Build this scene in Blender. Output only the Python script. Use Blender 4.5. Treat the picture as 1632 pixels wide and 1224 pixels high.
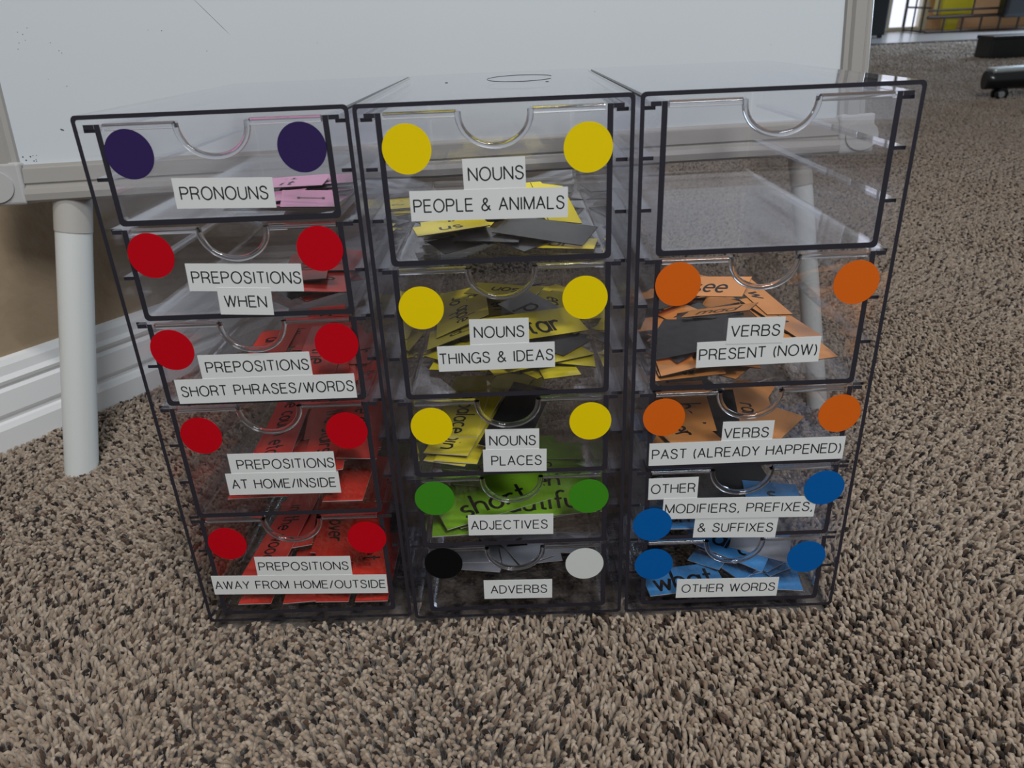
import bpy, bmesh, math, random
import numpy as np
from mathutils import Matrix, Vector

for o in list(bpy.data.objects):
    bpy.data.objects.remove(o)
scene = bpy.context.scene
COL = scene.collection

# ------------------------------------------------------------------ camera
TILT = math.radians(2.0)                       # the cases lean back a little into the carpet
T = Matrix.Rotation(-TILT, 4, 'X')
F_PX = 1191.1
cam_pos = Vector((0.0100431, -0.43495603, 0.42958788))
fwd = Vector((-0.01326137, 0.88731862, -0.46096615)).normalized()
roll = -0.04497
rgt = fwd.cross(Vector((0, 0, 1))).normalized()
upv = rgt.cross(fwd)
R2 = rgt * math.cos(roll) + upv * math.sin(roll)
U2 = -rgt * math.sin(roll) + upv * math.cos(roll)
cd = bpy.data.cameras.new('camera')
cam = bpy.data.objects.new('camera', cd)
COL.objects.link(cam)
cd.sensor_fit = 'HORIZONTAL'
cd.sensor_width = 36.0
cd.lens = F_PX / 1632 * 36.0
cd.clip_start = 0.02
cd.clip_end = 60
m = Matrix((R2, U2, -fwd)).transposed().to_4x4()
m.translation = cam_pos
cam.matrix_world = m
cd.dof.use_dof = True
cd.dof.focus_distance = 0.60
cd.dof.aperture_fstop = 14
scene.camera = cam

# ------------------------------------------------------------------ light and exposure
scene.view_settings.view_transform = 'Standard'
scene.view_settings.look = 'None'
scene.view_settings.gamma = 1
scene.view_settings.use_curve_mapping = False
scene.view_settings.exposure = -0.1
try:
    scene.cycles.transparent_max_bounces = 48
    scene.cycles.max_bounces = 14
    scene.cycles.glossy_bounces = 6
    scene.cycles.diffuse_bounces = 4
    scene.cycles.transmission_bounces = 10
    scene.cycles.caustics_reflective = False
    scene.cycles.caustics_refractive = False
    scene.cycles.sample_clamp_indirect = 4
except Exception:
    pass
w = bpy.data.worlds.new('room_light')
scene.world = w
w.use_nodes = True
bg = w.node_tree.nodes['Background']
bg.inputs[0].default_value = (0.80, 0.83, 0.86, 1)
bg.inputs[1].default_value = 0.24


def lamp(name, kind, loc, power, color, target=None, size=0.1, size_y=None):
    ld = bpy.data.lights.new(name, kind)
    ld.energy = power
    ld.color = color
    if kind == 'AREA':
        ld.size = size
        if size_y:
            ld.shape = 'RECTANGLE'
            ld.size_y = size_y
    else:
        ld.shadow_soft_size = size
    o = bpy.data.objects.new(name, ld)
    COL.objects.link(o)
    o.location = loc
    if target is not None:
        o.rotation_euler = (Vector(target) - Vector(loc)).to_track_quat('-Z', 'Y').to_euler()
    return o


# four bulbs of the ceiling fixture above the photographer
for i, (dx, dy) in enumerate(((-.10, -.03), (-.035, .04), (.04, .05), (.11, .0))):
    lamp('ceiling_bulb', 'POINT', (0.22 + dx, -0.50 + dy, 2.35), 16.5, (1.0, 0.97, 0.92), size=0.04)
lamp('ceiling_panel', 'AREA', (0.7, -1.7, 2.3), 42, (0.93, 0.97, 1.0), (0.0, 0.1, 0.2), 0.7, 0.7)
lamp('patio_daylight', 'AREA', (5.2, 5.9, 1.2), 150, (0.62, 0.80, 1.0), (2.3, 2.6, 0.0), 1.6, 2.0)

# ------------------------------------------------------------------ materials
def lin(c):
    return tuple(((v / 255) / 12.92 if v / 255 <= 0.04045 else ((v / 255 + 0.055) / 1.055) ** 2.4) for v in c)


MATS = {}


def pmat(name, color, rough=0.5, metal=0.0, spec=0.5, bump=None, coat=0.0, srgb=True, alb=1.0):
    if name in MATS:
        return MATS[name]
    mt = bpy.data.materials.new(name)
    mt.use_nodes = True
    nt = mt.node_tree
    b = nt.nodes['Principled BSDF']
    c = lin(color) if srgb else color
    c = tuple(min(0.95, v * alb) for v in c)
    b.inputs['Base Color'].default_value = (*c, 1)
    b.inputs['Roughness'].default_value = rough
    b.inputs['Metallic'].default_value = metal
    b.inputs['Specular IOR Level'].default_value = spec
    b.inputs['Coat Weight'].default_value = coat
    if bump:
        sc, st, dist = bump
        n = nt.nodes.new('ShaderNodeTexNoise')
        n.inputs['Scale'].default_value = sc
        n.inputs['Detail'].default_value = 4
        bp = nt.nodes.new('ShaderNodeBump')
        bp.inputs['Strength'].default_value = st
        bp.inputs['Distance'].default_value = dist
        tc = nt.nodes.new('ShaderNodeTexCoord')
        nt.links.new(tc.outputs['Object'], n.inputs['Vector'])
        nt.links.new(n.outputs['Fac'], bp.inputs['Height'])
        nt.links.new(bp.outputs['Normal'], b.inputs['Normal'])
    MATS[name] = mt
    return mt


def acrylic(name, tint, refl=1.0, rough=0.015, wave=0.0):
    mt = bpy.data.materials.new(name)
    mt.use_nodes = True
    nt = mt.node_tree
    nt.nodes.clear()
    out = nt.nodes.new('ShaderNodeOutputMaterial')
    mix = nt.nodes.new('ShaderNodeMixShader')
    tr = nt.nodes.new('ShaderNodeBsdfTransparent')
    gl = nt.nodes.new('ShaderNodeBsdfGlossy')
    fr = nt.nodes.new('ShaderNodeFresnel')
    geo = nt.nodes.new('ShaderNodeNewGeometry')
    mr = nt.nodes.new('ShaderNodeMapRange')
    mr.inputs['To Min'].default_value = 1.49
    mr.inputs['To Max'].default_value = 1 / 1.49
    mu = nt.nodes.new('ShaderNodeMath')
    mu.operation = 'MULTIPLY'
    mu.inputs[1].default_value = refl
    mu.use_clamp = True
    tr.inputs[0].default_value = (*tint, 1)
    gl.inputs['Color'].default_value = (0.95, 0.95, 0.97, 1)
    gl.inputs['Roughness'].default_value = rough
    L = nt.links.new
    L(geo.outputs['Backfacing'], mr.inputs['Value'])
    L(mr.outputs['Result'], fr.inputs['IOR'])
    L(fr.outputs[0], mu.inputs[0])
    L(mu.outputs[0], mix.inputs[0])
    L(tr.outputs[0], mix.inputs[1])
    L(gl.outputs[0], mix.inputs[2])
    if wave:
        tc = nt.nodes.new('ShaderNodeTexCoord')
        n = nt.nodes.new('ShaderNodeTexNoise')
        n.inputs['Scale'].default_value = 18
        bp = nt.nodes.new('ShaderNodeBump')
        bp.inputs['Strength'].default_value = wave
        bp.inputs['Distance'].default_value = 0.002
        L(tc.outputs['Object'], n.inputs['Vector'])
        L(n.outputs['Fac'], bp.inputs['Height'])
        L(bp.outputs['Normal'], gl.inputs['Normal'])
    L(mix.outputs[0], out.inputs[0])
    return mt


def glassmat(name, color, ior=1.49):
    mt = bpy.data.materials.new(name)
    mt.use_nodes = True
    b = mt.node_tree.nodes['Principled BSDF']
    b.inputs['Base Color'].default_value = (*color, 1)
    b.inputs['Roughness'].default_value = 0.03
    b.inputs['Transmission Weight'].default_value = 1
    b.inputs['IOR'].default_value = ior
    return mt


def emit(name, color, s):
    mt = bpy.data.materials.new(name)
    mt.use_nodes = True
    b = mt.node_tree.nodes['Principled BSDF']
    b.inputs['Base Color'].default_value = (0.02, 0.02, 0.02, 1)
    b.inputs['Emission Color'].default_value = (*color, 1)
    b.inputs['Emission Strength'].default_value = s
    return mt


M_ACR = acrylic('clear_acrylic', (0.986, 0.985, 0.99), wave=0.06)
M_EDGE_SHADE = pmat('acrylic_edge_and_gap_shade', (0.022, 0.021, 0.031), 0.25, spec=0.6, srgb=False)
M_RIM = glassmat('acrylic_rim', (0.93, 0.93, 0.95))
M_RAIL = acrylic('acrylic_rail', (0.93, 0.93, 0.945), refl=1.3)
M_TAPE = pmat('white_label_tape', (0.78, 0.80, 0.79), 0.45, srgb=False)
M_INK = pmat('black_print', (0.012, 0.012, 0.014), 0.5, srgb=False)
M_MARK = pmat('black_marker_ink', (0.012, 0.011, 0.012), 0.35, srgb=False)
DOTC = {'purple': (52, 36, 88), 'red': (196, 0, 22), 'yellow': (243, 214, 0), 'orange': (222, 102, 20),
        'green': (62, 140, 28), 'blue': (0, 92, 168), 'black': (8, 8, 9), 'white': (214, 218, 214)}
M_DOT = {k: pmat('dot_' + k, v, 0.6, spec=0.15) for k, v in DOTC.items()}
CARDC = {'pink': (226, 150, 196), 'red': (244, 66, 52), 'yellow': (255, 230, 60), 'orange': (240, 160, 88),
         'green': (134, 188, 44), 'blue': (82, 160, 228), 'grey': (176, 180, 190)}
M_CARD = {k: pmat('card_' + k, v, 0.28, coat=0.3, bump=(60, 0.25, 0.001)) for k, v in CARDC.items()}
M_BACK = pmat('card_black_back', (0.022, 0.021, 0.024), 0.3, srgb=False, coat=0.3)
M_CEDGE = pmat('card_white_edge', (0.75, 0.68, 0.66), 0.5, srgb=False)

# ------------------------------------------------------------------ mesh helpers
def link(name, bm, mats, parent=None, smooth=False):
    me = bpy.data.meshes.new(name)
    bm.normal_update()
    bm.to_mesh(me)
    bm.free()
    for mt in (mats if isinstance(mats, (list, tuple)) else [mats]):
        me.materials.append(mt)
    if smooth:
        for p in me.polygons:
            p.use_smooth = len(p.vertices) == 4
    o = bpy.data.objects.new(name, me)
    COL.objects.link(o)
    if parent is not None:
        o.parent = parent
    return o


def tag(o, label, cat, group=None, kind=None):
    o['label'] = label
    o['category'] = cat
    if group:
        o['group'] = group
    if kind:
        o['kind'] = kind
    return o


def struct(o):
    o['kind'] = 'structure'
    return o


def empty(name, loc, label, cat, group=None):
    o = bpy.data.objects.new(name, None)
    COL.objects.link(o)
    o.empty_display_size = 0.05
    o.location = loc
    return tag(o, label, cat, group)


def box(bm, x0, x1, y0, y1, z0, z1, mi=0, fm=None, M=None):
    P = [(x0, y0, z0), (x1, y0, z0), (x1, y1, z0), (x0, y1, z0), (x0, y0, z1), (x1, y0, z1), (x1, y1, z1), (x0, y1, z1)]
    v = [bm.verts.new(M @ Vector(p) if M else p) for p in P]
    for k, ix in {'-z': (0, 3, 2, 1), '+z': (4, 5, 6, 7), '-y': (0, 1, 5, 4), '+x': (1, 2, 6, 5), '+y': (2, 3, 7, 6), '-x': (3, 0, 4, 7)}.items():
        f = bm.faces.new([v[i] for i in ix])
        f.material_index = (fm or {}).get(k, mi)
    return v


def bevel_box(bm, x0, x1, y0, y1, z0, z1, r, seg=2, M=None):
    b2 = bmesh.new()
    box(b2, x0, x1, y0, y1, z0, z1)
    bmesh.ops.bevel(b2, geom=list(b2.edges), offset=r, segments=seg, affect='EDGES', profile=0.5)
    add(bm, b2, M)


def add(bm, b2, M=None, mi=None):
    mp = {}
    for v in b2.verts:
        mp[v] = bm.verts.new(M @ v.co if M else v.co)
    for f in b2.faces:
        try:
            g = bm.faces.new([mp[v] for v in f.verts])
            g.material_index = f.material_index if mi is None else mi
            g.smooth = f.smooth
        except ValueError:
            pass
    b2.free()


def tube(bm, pts, r, n=8, closed_ends=True, mi=0):
    """round bar along points; r a number or one per point"""
    pts = [Vector(p) for p in pts]
    rs = r if isinstance(r, (list, tuple)) else [r] * len(pts)
    rings = []
    ref = None
    for i, p in enumerate(pts):
        d = (pts[min(i + 1, len(pts) - 1)] - pts[max(i - 1, 0)]).normalized()
        if ref is None:
            ref = Vector((0, 0, 1)) if abs(d.z) < .9 else Vector((1, 0, 0))
        a = (ref - d * ref.dot(d)).normalized()
        b = d.cross(a)
        ref = a
        rings.append([bm.verts.new(p + (a * math.cos(2 * math.pi * k / n) + b * math.sin(2 * math.pi * k / n)) * rs[i]) for k in range(n)])
    for i in range(len(rings) - 1):
        for k in range(n):
            f = bm.faces.new((rings[i][k], rings[i][(k + 1) % n], rings[i + 1][(k + 1) % n], rings[i + 1][k]))
            f.smooth = True
            f.material_index = mi
    if closed_ends:
        for r_ in (rings[0], rings[-1]):
            for v_ in r_:
                for e_ in v_.link_edges:
                    if e_.other_vert(v_) in r_:
                        e_.smooth = False
        bm.faces.new(list(reversed(rings[0]))).material_index = mi
        bm.faces.new(rings[-1]).material_index = mi


def rounded_rect(x0, x1, z0, z1, r, n=4):
    pts = []
    for cx, cz, a0 in ((x1 - r, z1 - r, 0), (x0 + r, z1 - r, 90), (x0 + r, z0 + r, 180), (x1 - r, z0 + r, 270)):
        for k in range(n + 1):
            a = math.radians(a0 + 90 * k / n)
            pts.append((cx + r * math.cos(a), cz + r * math.sin(a)))
    return pts


def extrude_poly(bm, pts, y0, y1, cap0=0, cap1=0, side=0):
    """polygon in xz (counter-clockwise seen from -y), extruded along y"""
    a = [bm.verts.new((x, y0, z)) for x, z in pts]
    b = [bm.verts.new((x, y1, z)) for x, z in pts]
    f = bm.faces.new(a)
    f.material_index = cap0
    f = bm.faces.new(list(reversed(b)))
    f.material_index = cap1
    n = len(pts)
    for i in range(n):
        f = bm.faces.new((a[(i + 1) % n], a[i], b[i], b[(i + 1) % n]))
        f.material_index = side


def arc(cx, cy, rx, ry, a0, a1, n=8):
    return [(cx + rx * math.cos(math.radians(a0 + (a1 - a0) * k / n)), cy + ry * math.sin(math.radians(a0 + (a1 - a0) * k / n))) for k in range(n + 1)]


def ribbons(points, width):
    """a pen stroke along points as flat polygons with round joints"""
    polys = []
    for i in range(len(points) - 1):
        (ax, ay), (bx, by) = points[i], points[i + 1]
        dx, dy = bx - ax, by - ay
        L = math.hypot(dx, dy) or 1e-6
        nx, ny = -dy / L * width / 2, dx / L * width / 2
        polys.append([(ax - nx, ay - ny), (bx - nx, by - ny), (bx + nx, by + ny), (ax + nx, ay + ny)])
    for i, (ax, ay) in enumerate(points):
        if 0 < i < len(points) - 1:
            polys.append([(ax + width / 2 * math.cos(a), ay + width / 2 * math.sin(a)) for a in [2 * math.pi * q / 8 for q in range(8)]])
    return polys


_P = [(0, 0), (0, 1), (.35, 1)] + arc(.35, .735, .28, .265, 90, -90, 10) + [(0, .47)]
CAPS = {
    'A': ([[(0, 0), (.36, 1), (.72, 0)], [(.13, .36), (.59, .36)]], .72),
    'B': ([[(0, 0), (0, 1), (.36, 1)] + arc(.36, .77, .24, .23, 90, -90) + [(0, .54)], [(.36, .54)] + arc(.38, .27, .27, .27, 90, -90) + [(0, 0), (0, .3)]], .65),
    'C': ([arc(.41, .5, .41, .52, 42, 318, 14)], .76),
    'D': ([[(0, 0), (0, 1), (.28, 1)] + arc(.28, .5, .42, .5, 90, -90, 12) + [(0, 0), (0, .3)]], .70),
    'E': ([[(.58, 1), (0, 1), (0, 0), (.6, 0)], [(0, .53), (.54, .53)]], .60),
    'F': ([[(.56, 1), (0, 1), (0, 0)], [(0, .52), (.5, .52)]], .56),
    'G': ([arc(.41, .5, .41, .52, 42, 330, 14) + [(.79, .46), (.45, .46)], [(.79, .46), (.79, 0)]], .79),
    'H': ([[(0, 0), (0, 1)], [(.68, 0), (.68, 1)], [(0, .53), (.68, .53)]], .68),
    'I': ([[(.04, 0), (.04, 1)]], .08),
    'J': ([[(.45, 1), (.45, .25)] + arc(.225, .25, .225, .27, 0, -180)], .45),
    'L': ([[(0, 1), (0, 0), (.54, 0)]], .54),
    'M': ([[(0, 0), (0, 1), (.4, .02), (.8, 1), (.8, 0)]], .80),
    'N': ([[(0, 0), (0, 1), (.68, 0), (.68, 1)]], .68),
    'O': ([arc(.43, .5, .43, .52, 0, 370, 20)], .86),
    'P': ([_P], .64), 'R': ([_P, [(.36, .46), (.52, .40), (.58, .28), (.60, .08), (.64, 0)]], .66),
    'S': ([[(.58, .76), (.54, .92), (.42, 1.0), (.3, 1.02), (.15, .98), (.06, .87), (.06, .74), (.13, .63), (.3, .55), (.47, .49), (.59, .4), (.62, .27), (.56, .1), (.44, .0), (.3, -.02), (.14, .02), (.04, .13), (.02, .27)]], .64),
    'T': ([[(0, 1), (.64, 1)], [(.32, 1), (.32, 0)]], .64),
    'U': ([[(0, 1), (0, .32)] + arc(.33, .32, .33, .34, 180, 360) + [(.66, 1)]], .66),
    'V': ([[(0, 1), (.34, 0), (.68, 1)]], .68), 'W': ([[(0, 1), (.25, 0), (.49, 1), (.73, 0), (.98, 1)]], .98),
    'X': ([[(0, 1), (.64, 0)], [(.64, 1), (0, 0)]], .64), 'Y': ([[(0, 1), (.33, .44), (.66, 1)], [(.33, .44), (.33, 0)]], .66),
    '&': ([[(.75, 0), (.2, .66), (.17, .8), (.22, .94), (.34, 1.0), (.46, .95), (.5, .82), (.45, .7), (.3, .58), (.1, .42), (.02, .25), (.08, .07), (.26, -.02), (.44, .04), (.6, .2), (.68, .42)]], .75),
    '(': ([arc(.35, .42, .33, .66, 125, 235)], .18), ')': ([arc(-.17, .42, .33, .66, 55, -55)], .18),
    ',': ([[(.05, .1), (.05, 0), (0, -.16)]], .08), '/': ([[(0, -.02), (.36, 1.02)]], .36), ' ': ([], .30)}


def caps_text(txt, width, cap, pen):
    """print in light sans capitals, centred on the origin, as polygons"""
    gap = .225
    nat = sum(CAPS[c][1] for c in txt) + gap * (len(txt) - 1)
    sx = width / nat
    x = -width / 2
    out = []
    for c in txt:
        for st in CAPS[c][0]:
            out += ribbons([(x + px * sx, (py - .5) * cap) for px, py in st], pen)
        x += (CAPS[c][1] + gap) * sx
    return out


# ------------------------------------------------------------------ the drawer organizers
CW, CH, CD = 0.1605, 0.3789, 0.2775       # one case
TOPZ, MOD = 0.3745, 0.03075
CASES = {'L': (-0.16329, 0.00368, -0.00674), 'M': (0, 0, 0), 'R': (0.16327, -0.00039, 0.00317)}
SPLIT = {'L': (2, 2, 2, 3, 3), 'M': (3, 3, 2, 2, 2), 'R': (3, 3, 2, 2, 2)}
WALL = 0.0025

# text, x, z, width, height, tilt, printed width, offset of the print   (mm)
LABELS = {
    ('L', 1): [('PRONOUNS', -.2, 332, 60.1, 18, -1.6, 53, 0)],
    ('L', 2): [('PREPOSITIONS', 2, 279.5, 72.4, 18, -2.3, 69, 1), ('WHEN', -.5, 263.9, 34.1, 18, -2.9, 27, 0)],
    ('L', 3): [('PREPOSITIONS', -2.8, 218.8, 74.2, 18, -.1, 69, 1.3), ('SHORT PHRASES/WORDS', 1.3, 201.9, 121, 18, .1, 117, .8)],
    ('L', 4): [('PREPOSITIONS', 1.9, 142.9, 75, 18, -.5, 69.3, 2.4), ('AT HOME/INSIDE', .1, 126.8, 80.8, 18, -.7, 75, .3)],
    ('L', 5): [('PREPOSITIONS', 2.5, 52.2, 72.6, 18, -1.4, 68.6, 0), ('AWAY FROM HOME/OUTSIDE', -3, 34.8, 134.3, 18, -1.5, 131.6, .2)],
    ('M', 1): [('NOUNS', -1.5, 337.5, 36.8, 18, .2, 33, 1), ('PEOPLE & ANIMALS', -5.5, 319.7, 94.2, 18, -.7, 90.5, 0)],
    ('M', 2): [('NOUNS', -3.3, 237.8, 38.3, 18, -.6, 32.7, 0), ('THINGS & IDEAS', -6, 220.4, 76.6, 18, .3, 75, 0)],
    ('M', 3): [('NOUNS', 1.9, 157, 37.2, 18, -1.2, 32.4, .3), ('PLACES', 3.1, 141, 44.4, 18, -1.3, 35.5, 1.2)],
    ('M', 4): [('ADJECTIVES', -2, 86.3, 62.2, 18, -1.2, 56.4, -1)],
    ('M', 5): [('ADVERBS', 1.1, 26, 52.2, 18, -1.1, 43.5, .7)],
    ('R', 1): [],
    ('R', 2): [('PRESENT (NOW)', 1.8, 216.7, 80.3, 18, .8, 77, 0), ('VERBS', -1.4, 232, 36.7, 18, -.7, 32, 0)],
    ('R', 3): [('VERBS', .7, 156.5, 35.2, 18, -.5, 31.2, -.8), ('PAST (ALREADY HAPPENED)', 1.2, 141.8, 135.5, 18, 0, 131.5, 0)],
    ('R', 4): [('& SUFFIXES', -.7, 77, 60.9, 18, -2.3, 55.8, 0), ('OTHER', -48.2, 113.2, 35.3, 18, .1, 31.8, 0), ('MODIFIERS, PREFIXES,', .2, 94.7, 110.2, 18, -1.4, 107, 0)],
    ('R', 5): [('OTHER WORDS', -2.1, 20.8, 77.6, 18, -1, 71.8, 1)],
}
DOTS = {('L', 1): ('purple', 'purple', -50.8, 356.4, 50.7, 356.4), ('L', 2): ('red', 'red', -53.1, 295.8, 52.1, 296.2),
        ('L', 3): ('red', 'red', -54.9, 232.5, 53.5, 232.9), ('L', 4): ('red', 'red', -50, 167.9, 51.4, 168),
        ('L', 5): ('red', 'red', -50.7, 75.6, 54.1, 77.2), ('M', 1): ('yellow', 'yellow', -51.4, 353.3, 53.6, 350.1),
        ('M', 2): ('yellow', 'yellow', -51.9, 256.1, 51.9, 258.8), ('M', 3): ('yellow', 'yellow', -52.7, 170.6, 55.7, 170.2),
        ('M', 4): ('green', 'green', -55.6, 111.9, 54.8, 109.1), ('M', 5): ('black', 'white', -53.9, 53.5, 51.9, 48.8),
        ('R', 2): ('orange', 'orange', -53.3, 265.3, 58.3, 261.9), ('R', 3): ('orange', 'orange', -57.6, 171.2, 61.5, 169.1),
        ('R', 4): ('blue', 'blue', -61.9, 82.7, 59.4, 109.3), ('R', 5): ('blue', 'blue', -59.4, 46.3, 54.6, 48.1)}
DB = {}                                     # drawer -> (floor z, inner height)


def notch_pts(zt, n=16):
    r, dep = 0.0203, 0.0195
    pts = []
    for k in range(n + 1):
        a = math.pi * k / n
        s = math.sin(a)
        pts.append((-r * math.cos(a), zt - dep * (s ** 0.9)))
    return pts


def case_matrix(k):
    x, y, a = CASES[k]
    return T @ Matrix.Translation((x, y, 0)) @ Matrix.Rotation(a, 4, 'Z')


def make_case(k, label):
    root = empty('drawer_organizer', (0, 0, 0), label, 'drawer organizer', 'clear drawer organizers in a row')
    root.matrix_world = case_matrix(k)
    # shell: a square tube open at the front, closed by a back plate, with slide rails
    bm = bmesh.new()
    h = CW / 2
    po = rounded_rect(-h, h, 0, CH, 0.003)
    pi_ = rounded_rect(-h + WALL, h - WALL, WALL, CH - WALL, 0.0016)
    n = len(po)
    of = [bm.verts.new((x, 0, z)) for x, z in po]
    ob = [bm.verts.new((x, CD, z)) for x, z in po]
    nf = [bm.verts.new((x, 0, z)) for x, z in pi_]
    nb = [bm.verts.new((x, CD, z)) for x, z in pi_]
    for i in range(n):
        j = (i + 1) % n
        for q, mi in (((of[i], nf[i], nf[j], of[j]), 1), ((ob[i], ob[j], nb[j], nb[i]), 0),
                      ((of[j], ob[j], ob[i], of[i]), 0), ((nf[i], nb[i], nb[j], nf[j]), 0)):
            f = bm.faces.new(q)
            f.material_index = 1 if (q[0] is of[j] and q[1] is ob[j] and i in {'L': (0, 1), 'M': (0, 1, 7, 8), 'R': (7, 8)}[k]) else mi  # top corner facets at the seams painted dark for the shade between cases
    box(bm, -h + WALL + .0002, h - WALL - .0002, CD - .0025, CD, WALL + .0002, CH - WALL - .0002)
    link('case_shell', bm, [M_ACR, M_EDGE_SHADE], root)
    for s in (-1, 1):
        xa, xb = s * (h - WALL - .0002), s * (h - WALL - 0.0072)
        bm = bmesh.new()
        box(bm, min(xa, xb), max(xa, xb), .006, CD - .004, -.0034, -.0012, 0, {'-y': 1})
        r0 = link('slide_rail', bm, [M_RAIL, M_EDGE_SHADE], root)
        r0.location = (0, 0, TOPZ - .0026)
        for q in range(1, 12):
            r1 = r0.copy()
            COL.objects.link(r1)
            r1.location = (0, 0, TOPZ - MOD * q)
    if k == 'M':
        bm = bmesh.new()
        tube(bm, [(.018 + .026 * math.cos(math.radians(a)), .175 + .040 * math.sin(math.radians(a)), CH + .0001) for a in range(20, 340, 10)], .00018, 4)
        for x, y in ((-.038, .155), (.036, .120)):
            tube(bm, [(x, y, CH), (x, y, CH + .0003)], .0011, 8)
        sc_ = link('surface_marks', bm, M_INK, root)
        sc_['label'] = 'faint dark scratches on the clear top'
    # drawers
    zt = TOPZ
    for i, q in enumerate(SPLIT[k]):
        make_drawer(root, k, i + 1, zt, MOD * q)
        zt -= MOD * q
    return root


def make_drawer(root, k, i, ztop, hgt):
    zb = ztop - hgt + 0.0012
    zt = ztop - 0.0010
    ho, t, dep = 0.0680, 0.0034, 0.266
    hi = ho - t
    bm = bmesh.new()
    # U profile: two walls and a floor, rounded inside and out
    pts = [(-ho, zt)]
    for kx in range(5):
        a = math.radians(180 + 90 * kx / 4)
        pts.append((-ho + .003 + .003 * math.cos(a), zb + .003 + .003 * math.sin(a)))
    for kx in range(5):
        a = math.radians(270 + 90 * kx / 4)
        pts.append((ho - .003 + .003 * math.cos(a), zb + .003 + .003 * math.sin(a)))
    pts.append((ho, zt))
    pts.append((hi, zt))
    for kx in range(5):
        a = math.radians(0 - 90 * kx / 4)
        pts.append((hi - .002 + .002 * math.cos(a), zb + t + .002 + .002 * math.sin(a)))
    for kx in range(5):
        a = math.radians(270 - 90 * kx / 4)
        pts.append((-hi + .002 + .002 * math.cos(a), zb + t + .002 + .002 * math.sin(a)))
    pts.append((-hi, zt))
    extrude_poly(bm, pts, 0.0004, dep, cap0=1, cap1=0, side=0)
    # side flanges that run on the rails
    for s in (-1, 1):
        xa, xb = s * (ho + .0001), s * 0.0743
        box(bm, min(xa, xb), max(xa, xb), .0004, dep, zt - .0026, zt, 0, {'-y': 1})
    # front panel with the finger notch
    e = .0002
    z0 = zb + t + .0001
    x1 = hi - e
    fp = [(-x1, z0 + .002), (-x1 + .002, z0), (x1 - .002, z0), (x1, z0 + .002), (x1, zt)] + list(reversed(notch_pts(zt))) + [(-x1, zt)]
    extrude_poly(bm, fp, 0.0004, 0.0040, 0, 0, 2)
    # back panel
    box(bm, -hi + .0021, hi - .0021, dep - .003, dep - .0002, zb + t + .0001, zt - .003)
    d = link('drawer', bm, [M_ACR, M_EDGE_SHADE, M_RAIL], root)
    # rounded rim round the notch
    bm = bmesh.new()
    np_ = notch_pts(zt, 28)
    path = [(x * 1.03, 0.0008, z - .0009) for x, z in np_]
    tube(bm, path, 0.0019, 10)
    for s in (-1, 1):
        xa = s * (np_[-1][0] * 1.03 + .001)
        xb = s * (hi - .001)
        tube(bm, [(xa, .0024, zt - .0019), (xb, .0024, zt - .0019)], .0021, 10)
    link('notch_rim', bm, M_RIM, d, smooth=True)
    # stickers
    lay = 0
    for (txt, x, z, wd, ht, ang, tw, off) in LABELS[(k, i)]:
        lay += 1
        yb = 0.0003 - .00022 * lay
        Mx = Matrix.Translation((x / 1000, yb, z / 1000)) @ Matrix.Rotation(-math.radians(ang), 4, 'Y') @ Matrix.Rotation(math.pi / 2, 4, 'X')
        bm = bmesh.new()
        box(bm, -wd / 2000, wd / 2000, -ht / 2000, ht / 2000, 0, .0002, M=Mx)
        for q, pl in enumerate(caps_text(txt, tw / 1000 - .0008, .0072, .00088)):
            f = bm.faces.new([bm.verts.new(Mx @ Vector((px + off / 1000, py, .00024 + .000001 * (q % 9)))) for px, py in pl])
            f.material_index = 1
        o = link('word_label', bm, [M_TAPE, M_INK], d)
        o['label'] = 'white tape strip printed ' + txt
    if (k, i) in DOTS:
        c1, c2, xa, za, xb, zb2 = DOTS[(k, i)]
        for c, x, z in ((c1, xa, za), (c2, xb, zb2)):
            bm = bmesh.new()
            pts = [(x / 1000 + .0143 * math.cos(2 * math.pi * q / 48), z / 1000 + .0143 * math.sin(2 * math.pi * q / 48)) for q in range(48)]
            extrude_poly(bm, pts, -.00085, -.0006)
            o = link('dot_sticker', bm, M_DOT[c], d)
            o['label'] = 'round ' + c + ' dot sticker'
    DB[(k, i)] = (zb + t, zt - zb - t)
    return d


make_case('L', 'clear drawer organizer on the left, red and purple dots on its drawers')
make_case('M', 'clear drawer organizer in the middle, labelled for nouns, adjectives and adverbs')
make_case('R', 'clear drawer organizer on the right with an empty unlabelled top drawer')

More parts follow.
